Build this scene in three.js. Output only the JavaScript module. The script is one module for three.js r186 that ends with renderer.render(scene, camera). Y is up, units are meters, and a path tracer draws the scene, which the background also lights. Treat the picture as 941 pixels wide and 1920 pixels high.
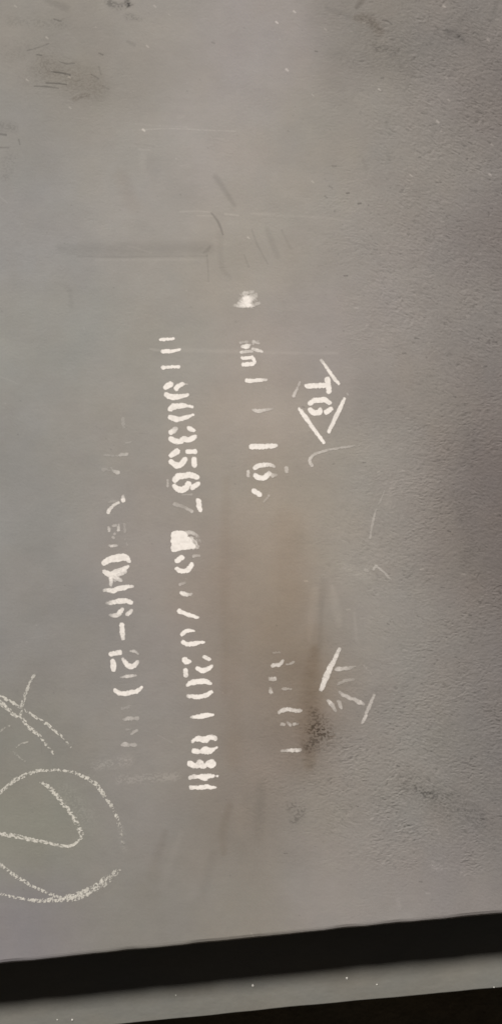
import * as THREE from 'three';

// ---------------------------------------------------------------- camera, sky, sun, exposure
const scene = new THREE.Scene();
const FACE = 0.203;                       // height of the marked face above the ground
const MM = 0.0008;                        // one photograph pixel on that face, in metres
const camera = new THREE.PerspectiveCamera(2 * Math.atan(960 * MM / 1.5) * 180 / Math.PI, 501 / 1024, 0.05, 200);
camera.up.set(0, 0, -1);
camera.position.set(0, FACE + 1.5, 0);
camera.lookAt(0, FACE, 0);
scene.add(camera);

{ // clear, dim late-day sky
  const w = 64, h = 32, d = new Float32Array(w * h * 4);
  for (let j = 0; j < h; j++) for (let i = 0; i < w; i++) {
    const e = Math.max(0, (j + .5) / h * 2 - 1), t = Math.pow(e, .5), o = (j * w + i) * 4;
    d[o] = .052 * (1 - t) + .031 * t; d[o + 1] = .046 * (1 - t) + .028 * t; d[o + 2] = .040 * (1 - t) + .025 * t; d[o + 3] = 1;
  }
  const sky = new THREE.DataTexture(d, w, h, THREE.RGBAFormat, THREE.FloatType);
  sky.mapping = THREE.EquirectangularReflectionMapping; sky.magFilter = THREE.LinearFilter; sky.needsUpdate = true;
  scene.background = sky; scene.environment = sky;
}
const sun = new THREE.DirectionalLight(new THREE.Color().setRGB(1, .955, .90), 5);
sun.position.set(-0.42, 1.0, -1.32).multiplyScalar(4);
sun.castShadow = true; sun.shadow.radius = 15; sun.shadow.mapSize.set(2048, 2048);
Object.assign(sun.shadow.camera, { left: -3, right: 3, top: 3, bottom: -3, near: .1, far: 20 });
scene.add(sun, sun.target);

const renderer = new THREE.WebGLRenderer({ antialias: true });
renderer.toneMapping = THREE.LinearToneMapping;
renderer.toneMappingExposure = 1.41;
renderer.shadowMap.enabled = true;
const ALBEDO = [.672, .696, .716];                      // base colour of a surface over its sunlit brightness in the picture

// ---------------------------------------------------------------- helpers
const clamp = (x, a, b) => x < a ? a : x > b ? b : x;
const mix = (a, b, t) => a + (b - a) * t;
const sstep = (a, b, x) => { const t = clamp((x - a) / (b - a), 0, 1); return t * t * (3 - 2 * t); };
const toLin = c => { c /= 255; return c <= .04045 ? c / 12.92 : Math.pow((c + .055) / 1.055, 2.4); };
const toS = l => 255 * (l <= .0031308 ? 12.92 * l : 1.055 * Math.pow(l, 1 / 2.4) - .055);
function hash(x, y, s) {
  let h = Math.imul(x, 374761393) ^ Math.imul(y, 668265263) ^ Math.imul(s, 2246822519);
  h = Math.imul(h ^ (h >>> 13), 1274126177); h ^= h >>> 16;
  return (h >>> 0) / 4294967296;
}
function noise(x, y, s) {                 // value noise, 0..1
  const i = Math.floor(x), j = Math.floor(y), u = x - i, v = y - j;
  const a = u * u * (3 - 2 * u), b = v * v * (3 - 2 * v);
  const p = hash(i, j, s), q = hash(i + 1, j, s), r = hash(i, j + 1, s), t = hash(i + 1, j + 1, s);
  return p + (q - p) * a + (r - p) * b + (p - q - r + t) * a * b;
}
function fbm(x, y, s, n = 3) { let v = 0, a = .5, t = 0; for (let k = 0; k < n; k++) { v += a * noise(x, y, s + k); t += a; x = x * 2.03 + 7.1; y = y * 2.03 + 3.7; a *= .5; } return v / t; }
let seed = 20241;
const rnd = () => hash(seed++, 17, 5);
function smooth(pts, step = 2.5) {        // rounds a polyline through its points; every entry after x, y is carried along
  if (pts.length < 2) return pts;
  const out = [];
  for (let i = 0; i < pts.length - 1; i++) {
    const p0 = pts[Math.max(0, i - 1)], p1 = pts[i], p2 = pts[i + 1], p3 = pts[Math.min(pts.length - 1, i + 2)];
    const n = Math.max(1, Math.ceil(Math.hypot(p2[0] - p1[0], p2[1] - p1[1]) / step));
    for (let k = 0; k < n; k++) {
      const t = k / n, t2 = t * t, t3 = t2 * t;
      out.push(p1.map((_, c) => c < 2
        ? .5 * (2 * p1[c] + (p2[c] - p0[c]) * t + (2 * p0[c] - 5 * p1[c] + 4 * p2[c] - p3[c]) * t2 + (3 * p1[c] - p0[c] - 3 * p2[c] + p3[c]) * t3)
        : mix(p1[c], p2[c], t)));
    }
  }
  out.push(pts[pts.length - 1]);
  return out;
}

// the steel's own colours where they were read off the plate (x, y in photograph pixels, sunlit sRGB)
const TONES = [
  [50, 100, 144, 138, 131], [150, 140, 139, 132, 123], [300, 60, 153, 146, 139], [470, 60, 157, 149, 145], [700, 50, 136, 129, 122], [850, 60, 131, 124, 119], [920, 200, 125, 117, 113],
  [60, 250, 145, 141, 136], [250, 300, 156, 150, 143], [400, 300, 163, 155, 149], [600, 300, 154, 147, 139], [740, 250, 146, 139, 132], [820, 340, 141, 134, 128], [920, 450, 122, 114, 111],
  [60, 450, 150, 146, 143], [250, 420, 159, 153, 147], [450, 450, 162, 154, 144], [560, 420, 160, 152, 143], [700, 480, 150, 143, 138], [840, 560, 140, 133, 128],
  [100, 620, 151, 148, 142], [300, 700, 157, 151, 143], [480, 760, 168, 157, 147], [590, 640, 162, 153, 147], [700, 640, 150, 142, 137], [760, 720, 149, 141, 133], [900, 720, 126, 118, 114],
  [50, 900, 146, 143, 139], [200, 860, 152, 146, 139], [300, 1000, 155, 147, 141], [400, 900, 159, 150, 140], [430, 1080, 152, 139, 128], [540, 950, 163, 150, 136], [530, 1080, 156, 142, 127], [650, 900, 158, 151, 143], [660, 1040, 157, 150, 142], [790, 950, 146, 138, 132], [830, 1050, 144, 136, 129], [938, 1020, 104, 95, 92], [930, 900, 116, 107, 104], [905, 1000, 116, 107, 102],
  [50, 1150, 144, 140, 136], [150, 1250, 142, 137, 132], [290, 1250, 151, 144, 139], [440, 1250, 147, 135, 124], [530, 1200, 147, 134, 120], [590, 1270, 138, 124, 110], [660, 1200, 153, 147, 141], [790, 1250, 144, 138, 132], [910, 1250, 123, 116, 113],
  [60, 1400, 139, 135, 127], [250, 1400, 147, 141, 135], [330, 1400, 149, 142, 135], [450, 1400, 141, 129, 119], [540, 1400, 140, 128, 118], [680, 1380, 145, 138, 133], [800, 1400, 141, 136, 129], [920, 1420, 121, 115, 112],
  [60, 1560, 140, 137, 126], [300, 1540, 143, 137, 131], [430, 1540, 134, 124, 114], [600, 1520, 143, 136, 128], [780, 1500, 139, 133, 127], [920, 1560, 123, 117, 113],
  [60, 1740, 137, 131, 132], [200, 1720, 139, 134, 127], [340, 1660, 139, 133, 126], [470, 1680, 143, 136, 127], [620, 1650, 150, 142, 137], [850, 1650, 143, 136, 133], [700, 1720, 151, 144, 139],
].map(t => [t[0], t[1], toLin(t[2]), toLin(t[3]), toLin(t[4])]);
function toneField(x0, y0, x1, y1, cell) { // soft blend of the tones on a coarse grid
  const nx = Math.ceil((x1 - x0) / cell) + 2, ny = Math.ceil((y1 - y0) / cell) + 2, f = new Float32Array(nx * ny * 3);
  for (let j = 0; j < ny; j++) for (let i = 0; i < nx; i++) {
    const x = x0 + i * cell, y = y0 + j * cell; let W = 0, r = 0, g = 0, b = 0;
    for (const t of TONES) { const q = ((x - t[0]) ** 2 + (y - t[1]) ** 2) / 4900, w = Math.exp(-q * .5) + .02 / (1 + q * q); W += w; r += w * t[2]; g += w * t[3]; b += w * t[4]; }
    f.set([r / W, g / W, b / W], (j * nx + i) * 3);
  }
  return (x, y, o) => {
    const u = clamp((x - x0) / cell, 0, nx - 1.001), v = clamp((y - y0) / cell, 0, ny - 1.001), i = u | 0, j = v | 0, a = u - i, b = v - j, k = (j * nx + i) * 3;
    for (let c = 0; c < 3; c++) o[c] = (f[k + c] * (1 - a) + f[k + 3 + c] * a) * (1 - b) + (f[k + nx * 3 + c] * (1 - a) + f[k + nx * 3 + 3 + c] * a) * b;
  };
}
function coarse(x, y) {                   // how pitted the scale is: smooth to the left, coarse to the right
  const w = (fbm(x / 150, y / 150, 91) - .5) * 190;
  let k = sstep(520, 900, x + w) * .75 + .08;
  k += .5 * Math.exp(-(((x - 770) / 170) ** 2 + ((y - 1480) / 120) ** 2));
  k += .35 * Math.exp(-(((x - 620) / 130) ** 2 + ((y - 1450) / 120) ** 2));
  k += .25 * Math.exp(-(((x - 590) / 45) ** 2 + ((y - 1375) / 45) ** 2));
  k += .14 * Math.exp(-(((x - 110) / 90) ** 2 + ((y - 140) / 60) ** 2));
  k *= 1 - .65 * sstep(1600, 1660, y + w * .15);
  return clamp(k, 0, 1);
}

// smears, scratches, dents and specks on the marked face: [amount, hue warm +/-, speckle, depth mm, points x y width]
const MARKS = [];
const mark = (amount, pts, o = {}) => MARKS.push({ amount, pts: smooth(pts, 2), warm: o.warm || 0, speck: o.speck || 0, deep: o.deep || 0, soft: o.soft ?? .6 });
// dents and scores, upper left
mark(-.18, [[52, 95, 3], [72, 90, 4], [92, 82, 3]], { deep: -.05 }); mark(-.3, [[70, 103, 3], [78, 104, 4]], { deep: -.1 });
mark(-.26, [[112, 116, 2], [126, 120, 4], [140, 119, 3]], { deep: -.1 }); mark(-.36, [[97, 135, 2], [115, 137, 4], [132, 141, 4]], { deep: -.15 });
mark(-.36, [[87, 156, 3], [110, 157, 4], [125, 159, 3]], { deep: -.15 }); mark(-.3, [[65, 162, 3], [88, 163, 4], [110, 166, 3]], { deep: -.12 });
mark(-.2, [[172, 140, 3], [185, 148, 4]], { deep: -.1 }); mark(-.3, [[186, 100, 3], [193, 103, 4]], { deep: -.1 }); mark(-.16, [[193, 161, 3], [205, 167, 4]]);
mark(-.16, [[186, 126, 5], [190, 140, 3]]); mark(-.14, [[140, 185, 12], [165, 178, 10]], { speck: .5, warm: .02 });
mark(-.10, [[90, 130, 50], [150, 150, 60], [180, 165, 50]], { warm: .02, speck: .4, soft: 1 }); mark(-.05, [[20, 100, 50], [80, 90, 60], [60, 150, 60]], { speck: .5, soft: 1 }); mark(-.06, [[20, 40, 20], [120, 45, 20]], { speck: .7, soft: 1 });
mark(-.3, [[102, 36, 3], [114, 40, 4]], { deep: -.1 }); mark(-.2, [[205, 5, 16], [225, 12, 14], [245, 8, 12]], { speck: .6, soft: 1 }); mark(-.32, [[237, -4, 10], [240, 9, 9]], { speck: .3, soft: 1 });
mark(-.10, [[90, 0, 14], [125, 15, 14]], { soft: 1 }); mark(-.12, [[240, 30, 14], [262, 36, 10]], { speck: .6, soft: 1 });
mark(-.12, [[240, 78, 7], [252, 84, 8]]); mark(-.2, [[398, 80, 4], [402, 82, 4]], { deep: -.1 });
mark(-.3, [[-10, 250, 5], [12, 253, 5]]); mark(-.25, [[-10, 276, 4], [17, 277, 3]]); mark(-.2, [[36, 262, 4], [38, 271, 3]]);
mark(-.1, [[-10, 235, 20], [25, 240, 20]], { speck: .5, soft: 1 }); mark(-.07, [[20, 300, 30], [10, 330, 20]], { speck: .6, soft: 1 });
// dents and dirt, upper right
mark(-.22, [[682, -4, 10], [676, 4, 12], [668, 14, 8]], { soft: 1, warm: .02 }); mark(-.16, [[668, 34, 14], [690, 36, 22], [712, 60, 16]], { soft: 1, warm: .04, speck: .3 });
mark(-.32, [[717, 38, 3], [726, 40, 3], [734, 46, 3]], { deep: -.1 }); mark(-.16, [[838, 58, 14], [856, 66, 16], [868, 78, 8]], { soft: 1, speck: .3 });
mark(-.12, [[702, 88, 14], [735, 98, 16], [745, 92, 8]], { soft: 1, speck: .4 }); mark(-.07, [[612, 15, 10], [655, 32, 12]], { soft: 1 });
mark(-.1, [[930, 5, 10], [920, 40, 10]], { soft: 1 }); mark(-.06, [[690, 60, 70], [780, 90, 90], [860, 70, 70]], { soft: 1, speck: .35 }); mark(-.06, [[880, 30, 60], [930, 120, 60]], { soft: 1, speck: .4 }); mark(-.05, [[640, 110, 40], [760, 130, 60]], { soft: 1, speck: .5 });
mark(-.2, [[617, 349, 4], [622, 352, 4]]); mark(-.2, [[609, 368, 4], [613, 371, 3]]); mark(-.2, [[627, 396, 5]]); mark(-.2, [[690, 385, 4]]); mark(-.2, [[731, 352, 4]]); mark(-.24, [[778, 634, 5], [784, 635, 3]]); mark(-.22, [[832, 608, 4]]);
mark(-.08, [[726, 285, 10], [730, 300, 8]]); mark(-.08, [[680, 300, 8], [686, 315, 8]]);
// pale rolled-in lines and the handling scrapes under them
mark(.05, [[256, 232, 5], [300, 236, 4], [350, 238, 3]], { speck: .5 }); mark(.09, [[262, 244, 3], [320, 241, 3], [385, 244, 3], [442, 246, 2]], { speck: .5 });
mark(.05, [[395, 258, 3], [420, 261, 3]]); mark(-.06, [[255, 270, 4], [288, 274, 4]]); mark(.05, [[262, 280, 6], [280, 281, 3]]); mark(.045, [[268, 290, 14], [268, 312, 14]], { soft: 1 });
mark(.05, [[335, 220, 8], [345, 217, 6]], { speck: .4 }); mark(-.035, [[225, 330, 30], [250, 385, 30]], { soft: 1, warm: .02 });
mark(.08, [[338, 397, 4], [372, 396, 4], [396, 398, 3]]); mark(.08, [[370, 404, 3], [399, 405, 3]]); mark(.11, [[422, 401, 4], [447, 404, 4]]); mark(.05, [[470, 400, 3], [500, 402, 8], [530, 404, 8], [560, 405, 6], [610, 409, 5], [665, 416, 2]]);
mark(-.075, [[115, 466, 18], [200, 468, 28], [300, 468, 28], [394, 464, 24]], { soft: .9 }); mark(-.07, [[145, 480, 4], [200, 482, 4], [290, 481, 4], [388, 480, 4]]); mark(-.12, [[382, 474, 5], [388, 470, 9], [394, 462, 4]]);
mark(-.1, [[388, 478, 4], [390, 500, 4], [391, 528, 3]]); mark(.035, [[180, 487, 5], [380, 487, 5]]); mark(.04, [[240, 461, 4], [260, 466, 4], [284, 474, 4]]);
mark(-.24, [[396, 399, 3], [407, 413, 5], [413, 425, 6], [418, 440, 3]]); mark(-.1, [[404, 332, 12], [420, 355, 11], [440, 385, 8]], { soft: 1 });
mark(-.11, [[472, 430, 3], [482, 458, 5], [502, 495, 3]]); mark(-.1, [[458, 478, 3], [466, 500, 5]]); mark(-.07, [[528, 432, 5], [545, 466, 7]]); mark(-.06, [[500, 430, 10], [520, 480, 12]], { soft: 1 });
mark(-.05, [[412, 440, 14], [416, 500, 10], [432, 520, 8]], { soft: 1 }); mark(-.06, [[105, 530, 6], [130, 538, 4]]); mark(-.05, [[132, 545, 10], [135, 575, 10]], { soft: 1 });
mark(.06, [[0, 368, 3], [14, 380, 3]]); mark(.05, [[0, 706, 4], [22, 714, 3], [34, 720, 3]]);
mark(.09, [[282, 654, 4], [292, 656, 6], [306, 658, 4]]); mark(.05, [[335, 656, 10], [430, 659, 7], [560, 662, 6], [632, 662, 6]], { soft: 1 });
// brown runs and grime along the right hand lines of print
mark(-.03, [[425, 900, 16], [422, 1060, 22], [420, 1300, 14]], { warm: .015, soft: 1 }); mark(-.03, [[540, 980, 60], [548, 1120, 90], [550, 1240, 70]], { warm: .03, soft: 1 }); mark(-.03, [[500, 1180, 70], [530, 1300, 110], [540, 1420, 60]], { warm: .015, soft: 1 });
mark(-.03, [[440, 1160, 30], [436, 1320, 40], [440, 1430, 30]], { warm: .02, soft: 1 }); mark(-.05, [[590, 1190, 40], [582, 1300, 90], [584, 1380, 100], [570, 1440, 50]], { warm: .03, soft: 1 });
mark(-.1, [[590, 1215, 16], [584, 1290, 40], [580, 1370, 46], [580, 1435, 20]], { warm: .05, soft: 1 }); mark(-.16, [[582, 1330, 12], [598, 1350, 34], [600, 1378, 52], [578, 1402, 24]], { warm: .03, speck: .7, soft: 1, deep: -.04 });
mark(-.12, [[584, 1366, 26], [606, 1374, 26], [622, 1380, 12]], { speck: .8, deep: -.08, warm: .04 });
mark(-.14, [[546, 1512, 22], [562, 1522, 24], [550, 1540, 14]], { speck: .8, soft: 1 }); mark(-.06, [[490, 1470, 18], [484, 1570, 22]], { soft: 1 }); mark(.03, [[446, 1490, 18], [448, 1560, 30]], { soft: 1 });
mark(-.05, [[430, 1510, 12], [418, 1560, 20], [420, 1600, 12]], { warm: .02, soft: 1 }); mark(-.045, [[310, 1560, 12], [285, 1640, 26]], { soft: 1, warm: .01 }); mark(.03, [[340, 1560, 10], [305, 1660, 18]], { soft: 1 }); mark(-.04, [[400, 1600, 16], [380, 1680, 24]], { soft: 1 });
mark(.05, [[590, 1105, 14], [584, 1150, 20], [580, 1200, 8]], { soft: 1 }); mark(.06, [[622, 1102, 10], [630, 1140, 20], [636, 1172, 10]], { soft: 1 }); mark(-.05, [[606, 1090, 16], [602, 1150, 10], [600, 1215, 10]], { soft: 1 });
mark(.05, [[664, 1150, 6], [668, 1200, 6]], { soft: 1 }); mark(.05, [[640, 1060, 14], [690, 1082, 24]], { soft: 1, speck: .5 }); mark(.04, [[735, 905, 10], [725, 950, 12]], { soft: 1, speck: .5 });
mark(.08, [[296, 1378, 2], [322, 1392, 3]]); mark(-.06, [[860, 930, 40], [880, 1010, 40], [868, 1060, 20]], { soft: 1, speck: .6 });
mark(.25, [[812, 1622, 12], [822, 1628, 12]], { speck: .8, soft: 1 }); mark(.16, [[866, 1636, 9], [871, 1640, 8]], { speck: .8, soft: 1 }); mark(.05, [[745, 1685, 8], [748, 1700, 8]], { soft: 1 }); mark(.2, [[471, 1750, 4], [476, 1758, 5]], {});
mark(.08, [[180, 1436, 16], [240, 1426, 20]], { speck: .9, soft: 1 }); mark(.07, [[222, 1462, 18], [330, 1456, 18]], { speck: .92, soft: 1 }); mark(.05, [[226, 1550, 12], [232, 1590, 14]], { speck: .9, soft: 1 }); mark(.05, [[120, 1480, 30], [160, 1530, 40]], { speck: .9, soft: 1 });
mark(-.1, [[760, 1465, 40], [830, 1500, 60], [900, 1540, 40]], { speck: .7, soft: 1 }); mark(-.12, [[786, 1484, 16], [812, 1492, 16]], { speck: .8, soft: 1 }); mark(-.4, [[744, 1436, 4], [748, 1437, 3]], { deep: -.1 });
for (const [x, y, a, w] of [[89, 71, .5, 4], [52, 150, .4, 4], [131, 145, .4, 4], [132, 202, .3, 4], [270, 244, .9, 4.5], [291, 12, .35, 4], [277, 87, .4, 4], [318, 28, .2, 3], [552, 22, .7, 4], [519, 42, .8, 4], [538, 131, .6, 5], [711, 168, .7, 4], [820, 228, .6, 5], [918, 328, .7, 5], [915, 75, .6, 5], [832, 12, .6, 5], [586, 178, .3, 3], [836, 145, .4, 4], [770, 329, .4, 3.5], [586, 341, .3, 3.5], [466, 446, .4, 3.5], [610, 55, .3, 4], [841, 188, .4, 4], [922, 272, .4, 4], [30, 12, .3, 4]])
  mark(a, [[x - 1.5, y - 1, w], [x + 1.5, y + 1.5, w * .8]], { deep: .05 });
for (let k = 0; k < 320; k++) {           // loose grit and chipped scale, denser on the coarse side
  const x = 520 + Math.pow(rnd(), .6) * 560, y = rnd() * 1750 - 40; if (rnd() > coarse(x, y) + .12) continue;
  const up = rnd() < .5; mark(up ? .10 + .22 * rnd() : -.12 - .25 * rnd(), [[x, y, 2.2 + 2 * rnd()], [x + 3 + 4 * rnd(), y + 3 * (rnd() - .4), 2 + 2 * rnd()]], { deep: up ? .05 : -.08 });
}

for (let k = 0; k < 150; k++) {           // hair scratches and handling scuffs over the smooth side
  const x = rnd() * 760 - 40, y = rnd() * 1780 - 30, a = (rnd() - .5) * .7 + (rnd() < .2 ? 1.3 : 0), l = 8 + 34 * rnd() ** 2, w = 1.5 + 1.4 * rnd();
  mark((rnd() < .55 ? .032 : -.05) * (.6 + rnd()), [[x, y, w * .6], [x + l * .5 * Math.cos(a), y + l * .5 * Math.sin(a) + rnd(), w], [x + l * Math.cos(a), y + l * Math.sin(a), w * .4]]);
}
for (let k = 0; k < 90; k++) { const x = rnd() * 700 - 40, y = rnd() * 1750 - 30; mark(rnd() < .6 ? -.10 - .1 * rnd() : .1 + .1 * rnd(), [[x, y, 2 + 1.6 * rnd()], [x + 1.5, y + 1, 1.8]]); }

// ---------------------------------------------------------------- the two plates' frames and surface maps
const turnA = Math.atan(.101), cA = Math.cos(turnA), sA = Math.sin(turnA), frontA = (1763 - 960) * MM;
const toPlate = (X, Y) => { const dx = (X - 470.5) * MM, dz = (Y - 960) * MM - frontA; return [dx * cA - dz * sA, dx * sA + dz * cA]; };
const toPhoto = (lx, lz) => [(lx * cA + lz * sA) / MM + 470.5, (frontA - lx * sA + lz * cA) / MM + 960];

function texture(data, w, h, srgb) {
  const t = new THREE.DataTexture(data, w, h, THREE.RGBAFormat, THREE.UnsignedByteType);
  t.colorSpace = srgb ? THREE.SRGBColorSpace : THREE.NoColorSpace;
  t.magFilter = THREE.LinearFilter; t.minFilter = THREE.LinearMipmapLinearFilter; t.generateMipmaps = true;
  t.wrapS = t.wrapT = THREE.MirroredRepeatWrapping; t.needsUpdate = true; return t;
}
const RELIEF = .0011;
// colour and relief of the marked face over the local rectangle x0..x1, z0..z1
function faceMaps(x0, x1, z0, z1, w, h) {
  const cs = [[x0, z0], [x1, z0], [x0, z1], [x1, z1]].map(p => toPhoto(...p)), xs = cs.map(p => p[0]), ys = cs.map(p => p[1]);
  const field = toneField(Math.min(...xs), Math.min(...ys), Math.max(...xs), Math.max(...ys), 10);
  const A = new Float32Array(w * h), Wm = new Float32Array(w * h), D = new Float32Array(w * h), px = (x1 - x0) / w, pz = (z1 - z0) / h;
  for (const m of MARKS) {                // marks are stamped first
    let wm = 0; const P = m.pts.map(p => { wm = Math.max(wm, p[2]); return [...toPlate(p[0], p[1]), p[2] * MM]; }); wm *= MM;
    const u0 = Math.max(0, Math.floor((Math.min(...P.map(p => p[0])) - wm - x0) / px)), u1 = Math.min(w - 1, Math.ceil((Math.max(...P.map(p => p[0])) + wm - x0) / px));
    const v0 = Math.max(0, Math.floor((Math.min(...P.map(p => p[1])) - wm - z0) / pz)), v1 = Math.min(h - 1, Math.ceil((Math.max(...P.map(p => p[1])) + wm - z0) / pz));
    for (let v = v0; v <= v1; v++) for (let u = u0; u <= u1; u++) {
      const x = x0 + (u + .5) * px, z = z0 + (v + .5) * pz; let best = 0;
      for (let k = 0; k < P.length; k++) { const p = P[k], q = Math.hypot(x - p[0], z - p[1]) / (p[2] * .5 * (1 + m.soft * .6)); if (q < 1) { const e = (1 - q * q) ** (1 + m.soft); if (e > best) best = e; } }
      if (!best) continue;
      const X = x / MM, Z = z / MM, n = fbm(X / 3.2, Z / 2.4, 301, 2), body = m.speck ? mix(1, sstep(.46, .62, n) * 1.8, m.speck) : .8 + .4 * fbm(X / 9, Z / 5, 311, 2);
      const i = v * w + u, e = best * body; A[i] += m.amount * e * (m.amount < 0 ? m.soft > .8 ? 1.5 : 1.2 : m.amount < .12 ? 1.7 : 1); Wm[i] += m.warm * e; D[i] += m.deep * e;
    }
  }
  const col = new Uint8Array(w * h * 4), rel = new Uint8Array(w * h * 4), o = [0, 0, 0];
  for (let v = 0; v < h; v++) for (let u = 0; u < w; u++) {
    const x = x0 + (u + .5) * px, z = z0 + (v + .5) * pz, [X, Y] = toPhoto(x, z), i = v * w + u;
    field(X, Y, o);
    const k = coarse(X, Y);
    // pitted scale: lumps stretched along the rolling direction
    const jx = 5 * noise(X / 12, Y / 12, 5), jy = 4 * noise(X / 12, Y / 12, 6), lean = sstep(.35, .65, fbm(X / 90, Y / 90, 7) + .45 * sstep(620, 820, X) * (1 - sstep(520, 800, Y)) - .12);
    let n2 = 0; const lumps = (x, y, sd) => { const q = noise(x / 3.8, y / 2.4, sd); n2 = Math.max(n2, q); return (noise(x / 5.6, y / 3, sd + 1) - .5) * .5 + (q - .5) * .38 + (noise(x / 10, y / 6, sd + 2) - .5) * .24; };
    const n4 = noise(X / 2.2, Y / 2, 14);
    const g = mix(lean < .99 ? lumps(X + jx, Y + jy, 101) : 0, lean > .01 ? lumps(X * .85 + Y * .52 + jx, -X * .52 + Y * .85 + jy, 111) : 0, lean);
    const pit = sstep(.20, .36, -g) * k;
    const height = g * (.035 + .68 * k) * (.25 + 1.5 * fbm(X / 42, Y / 38, 15)) + (n4 - .5) * .03 - pit * .10 + D[i] + (fbm(X / 40, Y / 40, 21) - .5) * .08;
    // worn film, dust and faint rolling streaks
    const film = (fbm(X / 70, Y / 60, 31) - .5) * .13 + (fbm(X / 24, Y / 20, 36) - .5) * .05 + (noise(X / 60, Y / 5, 33) - .5) * .022 * (1 - k) + (fbm(X / 16, Y / 13, 34) - .5) * .045;
    const grain = (n4 - .5) * (.035 + .09 * k) + g * .12 * k - pit * (.14 + 0.12 * sstep(.5, .72, fbm(X / 38, Y / 30, 17))) + sstep(.84, .96, n2) * .10 * k;
    let f = 1 + A[i] + film + grain; f = Math.max(.12, f);
    const hue = (fbm(X / 55, Y / 70, 41) - .5) * .045 + Wm[i], hue2 = (fbm(X / 48, Y / 48, 45) - .5) * .03;
    // the film is rubbed off to a lighter, cleaner rim along the cut edge
    const rim = .07 * sstep(-.011, -.001, z) * (.5 + noise(X / 20, 3, 51)); f += rim;
    const j = i * 4;
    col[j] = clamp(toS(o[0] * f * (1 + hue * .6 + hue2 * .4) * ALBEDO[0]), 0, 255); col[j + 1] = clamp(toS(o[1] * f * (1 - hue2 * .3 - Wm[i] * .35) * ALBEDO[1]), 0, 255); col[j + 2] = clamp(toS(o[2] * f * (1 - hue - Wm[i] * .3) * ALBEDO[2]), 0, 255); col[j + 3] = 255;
    rel[j] = rel[j + 1] = rel[j + 2] = clamp(128 + height * 230, 0, 255); rel[j + 3] = 255;
  }
  return { map: texture(col, w, h, true), bumpMap: texture(rel, w, h, false) };
}
function plainMaps(w, h, cell, base, rough, spread) { // bare steel or soil without marks, one texel per cell millimetres
  const col = new Uint8Array(w * h * 4), rel = new Uint8Array(w * h * 4), b = base.map(toLin);
  for (let v = 0; v < h; v++) for (let u = 0; u < w; u++) {
    const X = u * cell, Y = v * cell, n1 = noise(X / 6, Y / 4, 61), n2 = noise(X / 3, Y / 2.4, 62), n3 = fbm(X / 60, Y / 45, 63), n4 = noise(X / 1.6, Y / 1.5, 64), j = (v * w + u) * 4;
    const g = (n1 - .5) * .6 + (n2 - .5) * .4, f = 1 + spread * ((n3 - .5) * .7 + (n4 - .5) * .3 + g * .35 + (fbm(X / 14, Y / 11, 66) - .5) * .5), hue = (fbm(X / 80, Y / 50, 65) - .5) * .12;
    col[j] = clamp(toS(b[0] * f * (1 + hue) * ALBEDO[0]), 0, 255); col[j + 1] = clamp(toS(b[1] * f * ALBEDO[1]), 0, 255); col[j + 2] = clamp(toS(b[2] * f * (1 - hue) * ALBEDO[2]), 0, 255); col[j + 3] = 255;
    rel[j] = rel[j + 1] = rel[j + 2] = clamp(128 + (g * rough + (n3 - .5) * .1) * 230, 0, 255); rel[j + 3] = 255;
  }
  return { map: texture(col, w, h, true), bumpMap: texture(rel, w, h, false) };
}
const steel = maps => new THREE.MeshPhysicalMaterial({ ...maps, bumpScale: RELIEF, roughness: .74, metalness: 0, specularIntensity: .6 });

const IN = { x0: -.45, x1: .60, z0: -1.50, z1: .012 }, OUT = { x0: -1.25, x1: 1.35, z0: -2.45, z1: .012 };
const faceInner = steel(faceMaps(IN.x0, IN.x1, IN.z0, IN.z1, 1424, 2048));
const faceOuter = steel(faceMaps(OUT.x0, OUT.x1, OUT.z0, OUT.z1, 1100, 1040));
const lowerFace = steel(plainMaps(1500, 320, 1.1, [124, 121, 114], .16, .2));
const cutEdge = steel(plainMaps(1024, 128, 1.0, [92, 84, 76], .5, .4));

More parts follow.
